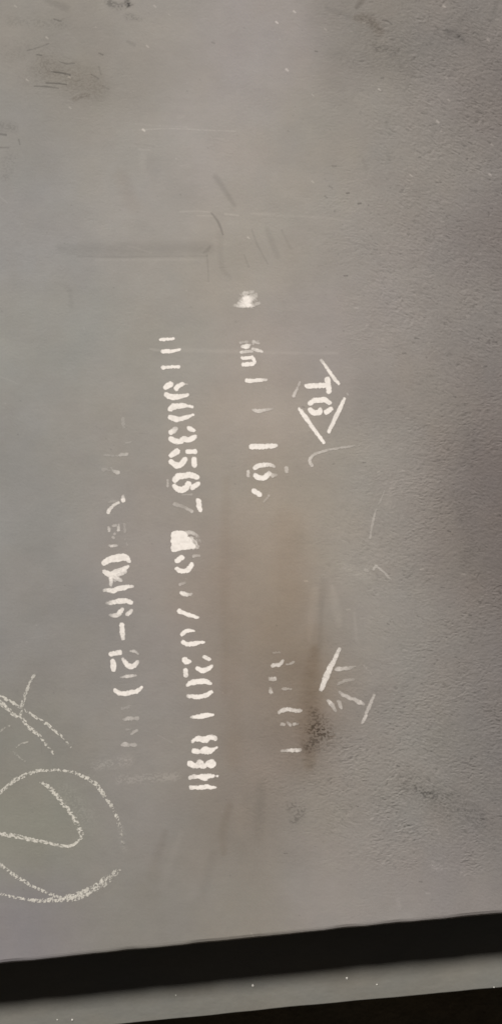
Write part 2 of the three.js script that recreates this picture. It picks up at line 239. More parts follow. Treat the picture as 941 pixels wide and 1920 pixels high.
// a thick flame-cut plate: its front edge runs along local x at z = 0, top at y = thick
function plateGeometry(box, thick, inner, s, rag) {
  const xs = new Set(), zs = new Set();
  for (let x = box.x0; x < box.x1; x += .004) xs.add(+x.toFixed(4));
  xs.add(box.x1); if (inner) { xs.add(inner.x0); xs.add(inner.x1); }
  for (const z of [box.z0, inner ? inner.z0 : -1, -.6, -.2, -.05]) zs.add(z);
  const X = [...xs].sort((a, b) => a - b), Z = [...zs].sort((a, b) => a - b);
  const P = [], U = [], idx = [[], [], []], rows = Z.length, prof = 7;
  const uvOf = (x, z, r) => [(x - r.x0) / (r.x1 - r.x0), (z - r.z0) / (r.z1 - r.z0)];
  const add = (x, y, z, uv) => { P.push(x, y, z); U.push(...uv); return P.length / 3 - 1; };
  const quad = (g, a, b, c, d) => idx[g].push(a, b, c, a, c, d);
  const edge = x => { // the torch's path, with small slips and nicks
    const X = x / MM; return ((fbm(X / 160, s, 71) - .5) * 2.4 + rag * ((fbm(X / 34, s, 72) - .5) * .8 + (noise(X / 6, s, 73) - .5) * .6)) * .001;
  };
  for (let i = 0; i < X.length - 1; i++) {
    const a = X[i], b = X[i + 1], mid = (a + b) / 2;
    const ring = x => { const e = edge(x), w = .006 * (.8 + .4 * noise(x / MM / 45, s, 75)) * (rag > .3 ? 1.15 : .35); return [...Z.map(z => [z, thick]), [e - .009, thick], [e - w, thick - w * .04], [e - w * .6, thick - w * .16], [e - w * .28, thick - w * .38], [e - w * .06, thick - w * .72], [e + .0004, thick - w * 1.2], [e + .0016, thick - .012], [e + .002, thick * .5], [e, 0]]; };
    const ra = ring(a), rb = ring(b);
    for (let k = 0; k < ra.length - 1; k++) {
      const top = k < rows + 3, zc = (ra[k][0] + ra[k + 1][0]) / 2, isIn = inner && top && mid > inner.x0 && mid < inner.x1 && zc > inner.z0;
      const g = top ? (isIn || !inner ? 0 : 1) : 2, r = isIn ? inner : box;
      const uv = (x, p, kk) => top ? uvOf(x, p[0], inner ? r : { x0: box.x0, x1: box.x1, z0: -.35, z1: .01 }) : [x / 1.0, (p[1] - thick) / .12];
      quad(g, add(a, ra[k][1], ra[k][0], uv(a, ra[k])), add(a, ra[k + 1][1], ra[k + 1][0], uv(a, ra[k + 1])), add(b, rb[k + 1][1], rb[k + 1][0], uv(b, rb[k + 1])), add(b, rb[k][1], rb[k][0], uv(b, rb[k])));
    }
    // underside and back
    const f0 = ra[ra.length - 1][0], f1 = rb[rb.length - 1][0];
    quad(2, add(a, 0, f0, [a, 0]), add(a, 0, box.z0, [a, 1]), add(b, 0, box.z0, [b, 1]), add(b, 0, f1, [b, 0]));
    quad(2, add(a, 0, box.z0, [a, 0]), add(a, thick, box.z0, [a, .1]), add(b, thick, box.z0, [b, .1]), add(b, 0, box.z0, [b, 0]));
    if (i === 0 || i === X.length - 2) for (let k = 0; k < ra.length - 1; k++) { // the two ends
      const q = i ? rb : ra, x = i ? b : a, v = [add(x, q[k][1], q[k][0], [q[k][0], .1]), add(x, q[k + 1][1], q[k + 1][0], [q[k + 1][0], .1]), add(x, 0, q[k + 1][0], [q[k + 1][0], 0]), add(x, 0, q[k][0], [q[k][0], 0])];
      if (i) quad(2, v[0], v[1], v[2], v[3]); else quad(2, v[3], v[2], v[1], v[0]);
    }
  }
  const g = new THREE.BufferGeometry();
  g.setAttribute('position', new THREE.Float32BufferAttribute(P, 3)); g.setAttribute('uv', new THREE.Float32BufferAttribute(U, 2));
  g.setIndex([...idx[0], ...idx[1], ...idx[2]]);
  g.addGroup(0, idx[0].length, 0); g.addGroup(idx[0].length, idx[1].length, 1); g.addGroup(idx[0].length + idx[1].length, idx[2].length, 2);
  g.computeVertexNormals(); return g;
}
function shadowed(o) { o.traverse(m => { if (m.isMesh) m.castShadow = m.receiveShadow = true; }); return o; }

// ---------------------------------------------------------------- setting: the ground under the stack
{
  const m = steel(plainMaps(512, 512, 1.2, [116, 104, 84], .6, .7)); m.bumpScale = .004; m.roughness = .95;
  for (const t of [m.map, m.bumpMap]) { t.repeat.set(80, 80); }
  const g = new THREE.PlaneGeometry(60, 60, 1, 1); g.rotateX(-Math.PI / 2);
  const ground = new THREE.Mesh(g, m); ground.name = 'ground';
  ground.userData = { kind: 'structure', label: 'dark bare ground in the shade below the lower plate', category: 'ground' };
  scene.add(ground);
}

// ---------------------------------------------------------------- the marked plate
const upper = new THREE.Group(); upper.name = 'steel_plate'; scene.add(upper);
const THICK = .08;
upper.position.set(0, FACE - THICK, frontA); upper.rotation.y = turnA;
upper.userData = { label: 'large grey steel plate covered in white stencilled numbers and chalk marks', category: 'steel plate' };
{
  const body = new THREE.Mesh(plateGeometry(OUT, THICK, IN, 4, .45), [faceInner, faceOuter, cutEdge]); body.name = 'plate_body'; upper.add(body);
}
// ---------------------------------------------------------------- the plate below it
const LOWTOP = FACE - THICK - .0015, k2 = (camera.position.y - LOWTOP) / 1.5;
const lower = new THREE.Group(); lower.name = 'steel_plate_001'; scene.add(lower);
lower.position.set(0, .003, (1896.6 - 960) * MM * k2); lower.rotation.y = Math.atan(.097);
lower.userData = { label: 'plain unmarked steel plate jutting out as a narrow strip under the marked one', category: 'steel plate' };
{
  const body = new THREE.Mesh(plateGeometry({ x0: -1.2, x1: 1.3, z0: -2.3, z1: .012 }, LOWTOP - .003, null, 9, .15), [lowerFace, lowerFace, cutEdge]); body.name = 'plate_body'; lower.add(body);
}

// ---------------------------------------------------------------- paint and chalk: films of their own outline lying on the face
const paintMat = new THREE.MeshStandardMaterial({ bumpMap: faceInner.bumpMap, bumpScale: RELIEF, vertexColors: true, roughness: .85, side: THREE.DoubleSide });
const chalkMat = new THREE.MeshStandardMaterial({ bumpMap: faceInner.bumpMap, bumpScale: RELIEF, vertexColors: true, roughness: 1, side: THREE.DoubleSide });
const WHITE = [254, 244, 235].map((c, i) => toLin(c) * ALBEDO[i]), CHALK = [222, 215, 203].map((c, i) => toLin(c) * ALBEDO[i]), steelAt = toneField(-80, -40, 1000, 1900, 10);
let filmSeed = 1;
/* strokes: list of point lists [x, y, width, cover, strength] in photograph pixels; cover 0..1 says how much of the film is left,
   strength 0..1 how thick (white) it is. The film is cut out cell by cell where the cover beats the wear. */
function film(name, parent, strokes, o = {}) {
  const chalk = !!o.chalk, step = o.step || .7, S = strokes.map(st => smooth(st.map(p => [p[0], p[1], p[2], p[3] ?? o.cover ?? 1, (p[4] ?? o.strength ?? 1) * (o.fade ?? 1)]), 1.6)), sd = 400 + 7 * filmSeed++;
  let x0 = 1e9, y0 = 1e9, x1 = -1e9, y1 = -1e9;
  for (const s of S) for (const p of s) { x0 = Math.min(x0, p[0] - p[2]); x1 = Math.max(x1, p[0] + p[2]); y0 = Math.min(y0, p[1] - p[2]); y1 = Math.max(y1, p[1] + p[2]); }
  const nx = Math.ceil((x1 - x0) / step) + 1, ny = Math.ceil((y1 - y0) / step) + 1, G = new Float32Array(nx * ny).fill(-1), T = new Float32Array(nx * ny);
  const C = new Float32Array(nx * ny);
  for (const s of S) for (const p of s) { // widest cover wins
    const R = p[2] * .5 + 2.6, i0 = Math.max(0, Math.floor((p[0] - R - x0) / step)), i1 = Math.min(nx - 1, Math.ceil((p[0] + R - x0) / step)), j0 = Math.max(0, Math.floor((p[1] - R - y0) / step)), j1 = Math.min(ny - 1, Math.ceil((p[1] + R - y0) / step));
    for (let j = j0; j <= j1; j++) for (let i = i0; i <= i1; i++) {
      const d = Math.hypot(x0 + i * step - p[0], y0 + j * step - p[1]), e = chalk || o.spray ? clamp(1 - (d / (p[2] * .5 + .01)) ** 2, 0, 1) : clamp(.5 + .5 * (p[2] * .5 + .5 - d) / 1.7, 0, 1), c = p[3] * (chalk ? Math.sqrt(e) : e);
      if (c > C[j * nx + i]) { C[j * nx + i] = c; T[j * nx + i] = p[4]; }
    }
  }
  const ca = Math.cos(o.angle ?? -.9), sa = Math.sin(o.angle ?? -.9);
  for (let j = 0; j < ny; j++) for (let i = 0; i < nx; i++) {
    const x = x0 + i * step, y = y0 + j * step, k = j * nx + i; if (!C[k]) continue;
    let n;
    if (o.spray) n = .35 + .3 * noise(x / 2.2, y / 2.2, sd) + .2 * (noise(x / 6, y / 6, sd + 1) - .5);
    else if (chalk) { const u = x * ca + y * sa, v = -x * sa + y * ca; n = sstep(.12, .88, noise(u / 3.6, v / 2.1, sd) * .6 + noise(x / 1.8, y / 1.8, sd + 1) * .4); }
    else n = .5 + (noise(x / 2.6, y / 2.2, sd) - .5) * .42 + (noise(x / 6, y / 5, sd + 1) - .5) * .36;
    const w = C[k] * (chalk ? .94 : 1) - n;
    // how thick the film is here: thin at its rims, worn through where the wear wins
    T[k] = (chalk ? .84 : 1) * clamp(T[k], 0, 1.05) ** 1.45 * sstep(chalk ? -.26 : o.spray ? -.42 : -.36, chalk ? .46 : o.spray ? .4 : .26, w) * (1 + .3 * (noise(x / 4, y / 4, sd + 2) - .6) + (chalk ? .5 : T[k] > .9 ? .06 : .5) * (noise(x / 1.9, y / 1.9, sd + 3) - .5));
    G[k] = T[k] - .05;
  }
  const P = [], Cc = [], white = chalk ? CHALK : WHITE, lift = .00008;
  const local = [0, 0, 0], U = [];
  const put = (x, y, t) => { const [lx, lz] = toPlate(x, y); P.push(lx, 0, lz); U.push((lx - IN.x0) / (IN.x1 - IN.x0), (lz - IN.z0) / (IN.z1 - IN.z0)); steelAt(x, y, local); for (let c = 0; c < 3; c++) Cc.push(mix(local[c] * ALBEDO[c], white[c], clamp(t, 0, 1))); };
  for (let j = 0; j < ny - 1; j++) for (let i = 0; i < nx - 1; i++) { // marching squares
    const q = [[i, j], [i + 1, j], [i + 1, j + 1], [i, j + 1]].map(([a, b]) => [x0 + a * step, y0 + b * step, G[b * nx + a], T[b * nx + a]]);
    if (q.every(p => p[2] <= 0)) continue;
    const poly = [];
    for (let c = 0; c < 4; c++) {
      const a = q[c], b = q[(c + 1) % 4]; if (a[2] > 0) poly.push(a);
      if ((a[2] > 0) !== (b[2] > 0)) { const t = a[2] / (a[2] - b[2]); poly.push([mix(a[0], b[0], t), mix(a[1], b[1], t), 0, mix(a[3], b[3], t)]); }
    }
    for (let c = 1; c < poly.length - 1; c++) for (const p of [poly[0], poly[c + 1], poly[c]]) put(p[0], p[1], p[3]);
  }
  if (!P.length) return null;
  const g = new THREE.BufferGeometry();
  g.setAttribute('position', new THREE.Float32BufferAttribute(P, 3)); g.setAttribute('uv', new THREE.Float32BufferAttribute(U, 2)); g.setAttribute('color', new THREE.Float32BufferAttribute(Cc, 3));
  g.setAttribute('normal', new THREE.Float32BufferAttribute(P.map((_, i) => i % 3 === 1 ? 1 : 0), 3));
  const m = new THREE.Mesh(g, chalk ? chalkMat : paintMat); m.name = name; m.position.y = (parent === upper ? THICK + lift : 0) + filmSeed * 1e-6; // each film lies a hair above the one before
  parent.add(m); return m;
}
const counts = {};
function row(name, label) { const n = counts[name] = (counts[name] || 0) + 1, g = new THREE.Group(); g.name = n > 1 ? `${name}_${String(n - 1).padStart(3, '0')}` : name; g.position.y = THICK + .00008; if (label) g.userData.label = label; upper.add(g); return g; }
const F = { strength: .38, cover: .76 }, V = { strength: .18, cover: .68 }, SEMI = { strength: .75, cover: .86 };

{ // line of print with the plate's number, most complete
  const r = row('stencilled_line', 'longest and clearest line of white stencilled digits'), D = (s, o) => film('stencilled_digit', r, s, o);
  D([[[301, 637, 3], [308, 636.5, 4.5], [314, 636, 4], [318, 635.5, 4], [326, 635, 3]], [[303, 658, 3, .8, .6], [307, 658.5, 6], [318, 659, 6], [329, 657.5, 5], [338, 655, 2]]]);
  D([[[306, 689.5, 6], [312, 688.5, 4], [322, 688, 5], [336, 688, 4]]]);
  D([[[311, 726.5, 8], [315, 724, 10], [320, 720.5, 9]], [[330.5, 729, 7], [334, 724, 7.5], [341, 720.5, 6], [347, 720, 2.5, .9, .6], [351, 720, 2, .8, .5]], [[312, 739.5, 7], [320, 744, 9], [333, 744, 9], [343, 742.5, 7], [352, 740, 4]]]);
  D([[[320, 767, 8], [326, 762.5, 11], [335, 761.5, 8], [343, 760.5, 8], [350, 760.5, 4], [361, 763, 3]], [[320, 782, 8], [330, 786, 9.5], [340, 785, 8], [350, 782.5, 6], [362, 778, 3.5]]]);
  D([[[321, 811, 8], [325, 808, 9, .8, .75], [330, 804.5, 7, .75, .7]], [[354, 803, 6], [358, 804.5, 7], [364, 807, 5]], [[321, 823, 8], [328, 827, 9], [338, 828, 8], [344, 823.5, 9], [353, 824.5, 9], [360, 822.5, 9], [366, 819, 6]]]);
  D([[[321.5, 853.5, 8], [332, 846.5, 10]], [[352, 847, 7], [366, 846.5, 7]], [[321, 865.5, 8], [328, 871, 10], [334, 873, 10], [340, 870.5, 9], [347, 861.5, 8]], [[364.5, 861, 8], [365, 872, 8.5]]]);
  D([[[328, 900, 9], [335, 893.5, 11], [348, 891.5, 10.5], [359, 891, 10], [370, 895.5, 7]], [[328, 912, 8], [334, 917, 10], [341, 918.5, 10.5], [348, 915.5, 10], [353.5, 907, 9]], [[361, 915, 7], [366, 911, 9], [372, 907, 6]], [[314.5, 900, 3, .8, .4], [315, 912, 3.5, .8, .4]], [[343, 928, 2.5, .8, .25], [360, 927, 2.5, .8, .25]]]);
  D([[[372, 939, 8], [373.5, 948, 8], [375.5, 957, 6]], [[328, 945, 6, .85, .35], [335, 947.5, 6, .8, .3], [345, 951, 4, .75, .2], [354, 955.5, 5, .85, .45], [360.5, 959, 5, .85, .5]]]);
  const p = film('paint_patch', r, [[[329, 1004, 15], [336, 1003, 14], [346, 1003, 12]], [[328, 1014, 14], [342, 1013, 18], [354, 1014, 12]], [[328, 1027, 14], [340, 1024, 14], [352, 1022, 15], [362, 1024, 10]], [[325, 1001, 5], [325, 1031, 6]], [[345, 1000, 6, .9, .75], [358, 999, 6, .72, .6], [368, 1003, 6, .55, .45]], [[358, 1010, 8, .75, .75], [366, 1018, 8, .65, .7], [370, 1026, 7, .6, .55]], [[363, 1029, 3, .9, .7], [373, 1024, 3, .7, .5]], [[370, 1008, 10, .5, .4], [374, 1016, 8, .5, .35]]]);
  D([[[332, 1051.5, 8], [341, 1045.5, 9]], [[331.5, 1066.5, 6], [337, 1069.5, 7], [344, 1071, 7], [352, 1068.5, 8], [357, 1063, 7], [360, 1058, 6]], [[364, 1043, 4.5, .85, .45], [374, 1041.5, 3.5, .8, .35]]]);
  D([[[338, 1096, 5, .8, .4], [347, 1092.5, 4.5, .75, .25]], [[340, 1111.5, 5, 1, .9], [345, 1113.5, 6.5, 1, .9], [352, 1115, 5.5, 1, .75], [359, 1114, 3.5, .9, .5]]]);
  film('stencilled_slash', r, [[[337, 1146.5, 8], [345, 1149.5, 6], [353, 1152.5, 6.5], [362, 1155, 6], [371, 1158, 3.5]]]);
  D([[[341.5, 1189.5, 5], [348.5, 1183.5, 6.5], [355, 1182.5, 5], [363, 1182.5, 3.5]], [[344, 1204, 6.5], [353, 1208, 7.5], [366.5, 1206, 7], [374, 1205, 5], [382, 1204, 3]]]);
  D([[[347, 1237, 9], [349, 1240, 9], [355, 1240.5, 6.5]], [[348, 1256.5, 7, 1, .95], [348.5, 1266, 7, 1, .85]], [[383, 1231.5, 5, 1, .9], [392, 1236, 5.5, 1, .9]], [[370, 1252.5, 6], [380, 1257, 8.5], [390, 1254, 7.5], [398, 1248.5, 3]]]);
  D([[[350, 1286, 2, .9, .7], [354, 1283, 6], [361, 1279.5, 9], [372, 1278, 9], [383, 1277.5, 8.5], [390, 1279.5, 6], [395, 1282, 4]], [[353, 1305, 5, .9, .7], [362, 1306, 6.5], [374, 1306.5, 7.5], [387, 1303.5, 7], [393, 1300, 6], [397, 1297, 4]]]);
  D([[[358, 1344.5, 2, .9, .7], [366, 1344, 6], [378, 1343, 8], [388, 1341, 6.5], [399, 1340.5, 4]]]);
  D([[[361.5, 1390, 5, 1, .9], [366, 1387, 6], [373, 1384.5, 9], [380, 1386, 10], [386, 1387, 11], [391, 1384, 9], [396, 1382.5, 8], [404, 1384.5, 7, 1, .85]], [[364, 1408, 8], [370, 1409, 8], [375, 1409, 5, 1, .85], [380, 1408.5, 9], [385, 1406.5, 13], [390, 1408, 12], [396, 1407, 9], [402, 1404, 4], [406, 1401.5, 2.5]]]);
  D([[[356.5, 1432, 10], [363, 1435, 9], [370, 1435.5, 8, .9, .9], [375, 1431.5, 13, .9, .9], [381, 1436, 10, .9, .9], [387, 1434.5, 6]], [[388, 1433, 8], [393, 1432, 13], [396, 1432, 15], [401, 1432, 8]], [[357, 1458.5, 6, .9, .85], [364, 1456, 6, .85, .8], [371, 1456.5, 5], [378, 1456.5, 10], [384, 1457.5, 12], [390, 1455.5, 8], [400, 1455, 5]], [[406.5, 1454.5, 3, .95, .9], [407.5, 1454.5, 3]], [[358, 1476.5, 6, .9, .85], [368, 1476.5, 6, .92], [380, 1476, 7.5, .92], [390, 1475, 7], [396, 1477, 5], [404, 1476.5, 2]]]);
}
{ // the worn line to its left
  const r = row('stencilled_line', 'worn line of white stencilled digits beside the chalk scribbles'), D = (s, o) => film('stencilled_digit', r, s, { fade: .93, ...o }), L = (s, o) => film('stencilled_letter', r, s, o);
  L([[[231, 785, 7], [232, 800, 8]], [[233, 832, 4], [245, 828, 4]]], V); L([[[194, 852, 5], [207, 854, 5], [220, 855, 4]], [[226, 853, 5, .75, .4], [238, 852, 5, .75, .4]]], V);
  L([[[211, 881, 4, .7, .3], [221, 886, 7, .8, .55]], [[194, 881, 8], [208, 879, 8]]], V);
  L([[[231.6, 930, 4, .8, .5], [231.7, 937.5, 7.5, 1, .95]], [[203.5, 961, 5, 1, .85], [205.5, 956, 5, 1, .8], [211, 950, 4, 1, .7], [223, 942, 3.5, .9, .7]], [[205, 941, 5, .7, .2], [222, 938, 4, .7, .15]]]);
  L([[[211, 986, 4], [218, 985.5, 4]], [[204, 989, 4, .8, .55], [206, 995, 4, .8, .55]], [[223, 984, 3.5], [222.8, 994, 4.5, .85, .7]], [[215, 1001, 4.5], [216, 1002, 4.5]], [[212, 1007, 4.5], [213, 1008, 4.5]], [[204.5, 1023.5, 3], [212, 1023.2, 4.5, .9, .8], [220, 1023, 3]], [[234, 983, 5, .7, .2], [235, 996, 6, .7, .2]], [[236, 1010, 5, .7, .15], [239, 1022, 5, .7, .15]]], F);
  D([[[195.5, 1056, 8], [202, 1051.5, 10], [210, 1048, 11], [221, 1046.5, 13], [231.5, 1045, 12], [237.5, 1047, 10], [242.5, 1051.5, 6]], [[195.5, 1071.5, 5], [201, 1074.5, 9], [208, 1076.5, 9], [223, 1070.5, 9, 1, .95], [232, 1067, 7], [240, 1062.5, 4.5]], [[209, 1078, 9], [209, 1088, 6, .9, .85], [208.5, 1097, 5, .75, .7]], [[214, 1079, 10, .88, .9], [221, 1085, 7, .8, .8], [227.5, 1088.5, 4, .8, .7]], [[216, 1076, 10, .85, .9], [234, 1073, 8, .8, .8]], [[216, 1088, 6, .6, .5], [222, 1079, 6, .6, .6]]]);
  D([[[195, 1107, 3, .9, .6], [204, 1106.5, 6.5, 1, .9], [213, 1107.5, 9], [222, 1104, 8], [232, 1102, 8], [241, 1100, 5], [250, 1099.5, 3.5, .85, .8]]]);
  D([[[200, 1131, 3, .75, .3], [209, 1130, 6, 1, .9], [222, 1127.5, 9, 1, .95], [234, 1126.5, 9]], [[239, 1127, 6.5], [246, 1129.5, 7]], [[207, 1153, 4, .8, .4], [215, 1154, 6, 1, .8], [221, 1152.5, 7, 1, .9], [226, 1147.5, 8], [229, 1143, 6, .95, .85]], [[239.5, 1151.5, 6.5, .95, .9], [243, 1148.5, 7, .92, .8], [247, 1145.5, 5, .9, .7]]]);
  film('stencilled_dash', r, [[[228.6, 1172, 8, 1, .95], [229.6, 1184, 8.5, .9, .9], [230.8, 1197, 7, .85, .85]]]);
  D([[[209, 1226, 8], [217, 1225, 8.5, .95, .92], [225, 1223.5, 8]], [[212, 1240, 8], [213, 1247, 9], [213.5, 1254, 9]], [[246, 1221, 4, .9, .6], [252, 1221.5, 4, .85, .6], [259, 1226, 2.5, .8, .4]], [[231.5, 1236.5, 5.5, .9, .9], [238.5, 1246, 8, .95], [246, 1249.5, 8.5], [252, 1248, 8], [258.5, 1240.5, 5, .92, .85]]]);
  D([[[226.5, 1270, 2.5, .8, .4], [236, 1268.5, 4, 1, .75], [246, 1267.5, 4.5, 1, .7], [254, 1266.5, 3, .9, .5]], [[216, 1293.5, 4], [219, 1296.5, 8], [226, 1300, 7], [235, 1301, 7.5], [246, 1298.5, 7.5], [256, 1296.5, 7], [261, 1293, 6], [266, 1288.5, 2.5]]]);
  D([[[230, 1328, 7], [245, 1325, 7]], [[233.5, 1348.5, 5, .7, .3], [241, 1347, 6.5, .85, .5], [259, 1346.5, 6, .7, .3]]], V); D([[[238, 1367, 5], [245, 1367, 5]], [[247, 1375.5, 5, .7, .35], [257, 1370, 5, .7, .35]], [[230, 1396.5, 4, .8, .45], [235, 1396, 8, .85, .55], [243, 1397, 6, .75, .35], [254, 1396.5, 6, .75, .4]]], V);
}
{ // the line below the round emblem letters
  const r = row('stencilled_line', 'faded line of white stencilled letters and digits starting with Mn'), D = (s, o) => film('stencilled_digit', r, s, o);
  film('paint_splash', r, [[[446, 572, 12, .5, .8], [455, 567, 20, .72, .95], [463, 563, 27, .84, 1.05], [470, 560, 22, .66, .9], [478, 554, 16, .42, .7]], [[440, 573, 9, .5, .6], [452, 573, 10, .72, .9], [466, 572, 12, .9, 1.1], [475, 572, 10, .55, .8], [486, 568, 9, .4, .6]], [[458, 550, 14, .5, .8], [474, 548, 12, .4, .7]], [[462, 562, 44, .40, .7], [466, 564, 44, .38, .7]]], { spray: true, step: .55 });
  film('stencilled_letter', r, [[[451, 642, 4, .75, .4], [464, 641, 4, .7, .3]], [[455, 650, 4, .95, .8], [460, 650, 7, 1, .95], [464, 649, 7, 1, .9], [469, 646.5, 2, .85, .6]], [[475, 641, 4, .8, .5], [485, 644, 4, .75, .5]], [[484, 640.5, 3, .75, .4], [475, 645, 3, .7, .4]], [[452, 660.5, 5, 1, .75], [462, 659, 4, 1, .6], [473, 659, 3, 1, .6]], [[474, 654.5, 4, 1, .65], [482, 656.5, 5, 1, .75], [490.5, 659, 3, 1, .7]]]);
  film('stencilled_letter', r, [[[453.5, 670.5, 4], [457, 672, 4.5], [466, 670.5, 4.5], [473, 670.5, 5], [476.5, 676, 5], [476, 680, 6], [471, 682.5, 6], [464, 683, 6], [456, 683.5, 6.5]]]);
  D([[[463, 714, 6], [470, 714, 6.5], [480, 713, 5], [490, 712.5, 4, 1, .85], [500, 712, 2, .9, .6]]]); D([[[473, 768, 3], [480, 770, 5, .95, .6], [487, 771, 6, .95, .6], [494, 769, 5, .95, .55], [510, 766.5, 2.5, .8, .25]]], F);
  D([[[472, 837.5, 8.5], [495, 837.5, 8.5], [515, 835.5, 7], [519, 835, 3, .8, .5]]]);
  D([[[477.5, 878, 6, 1, .9], [484.5, 873.5, 8, 1, .93], [498, 871.5, 6.5, 1, .85], [508, 872, 5, 1, .75], [514, 875.5, 3, .9, .5]], [[478.5, 891, 6.5], [484, 895, 8.5], [491, 896.5, 8.5], [498, 893.5, 8.5], [504, 887.5, 8, 1, .85]], [[511, 891.5, 7, .8, .5], [518, 890.5, 4, .75, .35]], [[464.8, 884, 4, .95, .65], [465.8, 893, 4, .9, .5]], [[536.5, 877, 5, .9, .5], [537, 884, 5.5, .9, .45]]]);
  D([[[476.5, 920.5, 7.5], [482, 924, 8], [487, 927.5, 7.5]], [[494.5, 941, 3, .8, .22], [504, 929.5, 3, .85, .35]]]);
}
{ // rubbed remains at the lower end of that line
  const r = row('stencilled_line', 'rubbed remains of stencilled digits over the brown stain'), D = (s, o) => film('stencilled_digit', r, s, { ...o, fade: .84 });
  D([[[512, 1224.5, 4, .7, .2], [526, 1223, 3, .7, .2]], [[511.5, 1248, 6, .95, .8], [517, 1247, 5, .92, .8], [524, 1245.5, 6, .95, .85], [530, 1238.5, 4, .9, .7]], [[538.5, 1245.5, 4], [545, 1244.5, 4], [549, 1241.5, 5]]], F);
  D([[[506, 1272, 5, .7, .5], [514, 1273, 8, .8, .75]], [[506, 1274.5, 4, .8, .5], [514, 1275, 4, .85, .6]], [[507, 1291.5, 5, .7, .4], [507.5, 1298.5, 6, .8, .7]], [[531, 1291.5, 4], [545.5, 1291.5, 4]]], F);
  D([[[523, 1336, 4, .9, .7], [529, 1332, 6, .95, .8], [538, 1330, 6, .92, .85], [548, 1331.5, 6, .9, .8], [555, 1333, 5, .85, .75], [563, 1332, 5, .85, .7]], [[528, 1358, 5, .7, .5], [533, 1358, 5, .75, .5]], [[539, 1355, 4, .7, .35], [544, 1359, 5, .75, .5]], [[551, 1358, 5, .8, .55], [559, 1356.5, 4, .7, .4]]]);
  D([[[528.5, 1407.5, 4, .7, .5], [540, 1407, 5, .8, .7], [547, 1407, 6, .92, .95], [552, 1407, 4, .7, .6], [556, 1406.5, 6, .85, .8], [563, 1406, 4, .6, .5]]]);
}
{ // diamond emblem with two letters
  const r = row('diamond_emblem', 'crisp white stencilled diamond around two letters');
  const e = s => film('emblem_line', r, [s]);
  e([[602, 675, 4, .85, .5], [607, 682, 4, 1, .85], [617, 697, 5.5, 1, .93], [627, 711, 5, 1, .93], [635, 719.5, 4]]);
  e([[560.5, 765.5, 3], [564, 770.5, 5], [571, 780.5, 7], [580, 793, 6], [588, 805, 5.5], [598, 818, 5], [606.5, 829.5, 5]]);
  e([[650, 739, 4, .7, .3], [650.5, 741, 3, .7, .3]]); e([[645, 748, 4, 1, .95], [640, 759, 5.5, 1, .95], [632, 776, 6.5, 1, .92], [624, 793, 6, 1, .9], [616, 809.5, 5, 1, .95]]);
  e([[562, 717, 3, .7, .4], [556, 730, 4, .75, .45], [550, 742.5, 5, .85, .6]]);
  film('stencilled_letter', r, [[[573.5, 724, 5.5], [579, 724, 7.5], [594, 723, 8.5], [610, 722.5, 8]], [[613.5, 711.5, 9, .95, .95], [614.5, 722, 9, .95], [616.5, 733.5, 9]]]);
  film('stencilled_letter', r, [[[581.5, 756, 8], [590, 751, 9], [600, 750, 8.5], [608, 749.5, 8.5], [617, 755, 7]], [[580.5, 768.5, 7], [589.5, 774, 8.5], [599, 772.5, 8.5], [600, 769, 7]], [[611, 773, 8], [616, 769.5, 8.5], [621, 766, 5]]]);
}
{ // the second, half lost emblem
  const r = row('diamond_emblem', 'faded diamond emblem with one bold white side');
  film('emblem_line', r, [[[636, 1217, 4, .95, .85], [630, 1229, 6.5, .95, .92], [625, 1240, 7, .92, .92], [618, 1253, 9], [610, 1272, 9.5], [605, 1285, 8, .95], [601.5, 1293.5, 4.5, .9, .8]]], { fade: .8 });
  film('emblem_line', r, [[[682, 1248.5, 3], [696, 1264.5, 3]]], { ...V }); film('emblem_line', r, [[[615, 1313.5, 5, .85, .6], [619, 1318, 6.5, .95, .85], [623, 1322, 6, .85, .6], [629, 1333.5, 4, .8, .4]]], { fade: .8 });
  film('emblem_line', r, [[[701, 1303, 4, .8, .5], [695, 1317, 5, .82, .55], [688, 1333, 5.5, .8, .6], [683, 1347, 5, .85, .75], [678.5, 1356, 4, .7, .5]]], { fade: .8 });
  film('stencilled_letter', r, [[[629, 1255, 5, .85, .6], [634, 1254.5, 6.5, .9, .75], [650, 1253, 6, .82, .55], [666, 1250, 5, .6, .2]], [[634, 1283, 5, .7, .35], [646.5, 1276.5, 6, .75, .4], [662, 1274, 5, .65, .25]]], { fade: .8 });
  film('stencilled_letter', r, [[[636, 1298, 4, .8, .4], [644, 1303, 6, .85, .65], [654, 1308, 6, .85, .65], [666, 1312.5, 6, .8, .65], [674, 1317, 7, .88, .75], [681, 1320.5, 4, .8, .5]], [[634, 1314, 5, .75, .45], [636.5, 1319, 6, .8, .5], [639, 1326, 6, .85, .6]]], { fade: .8 });
}
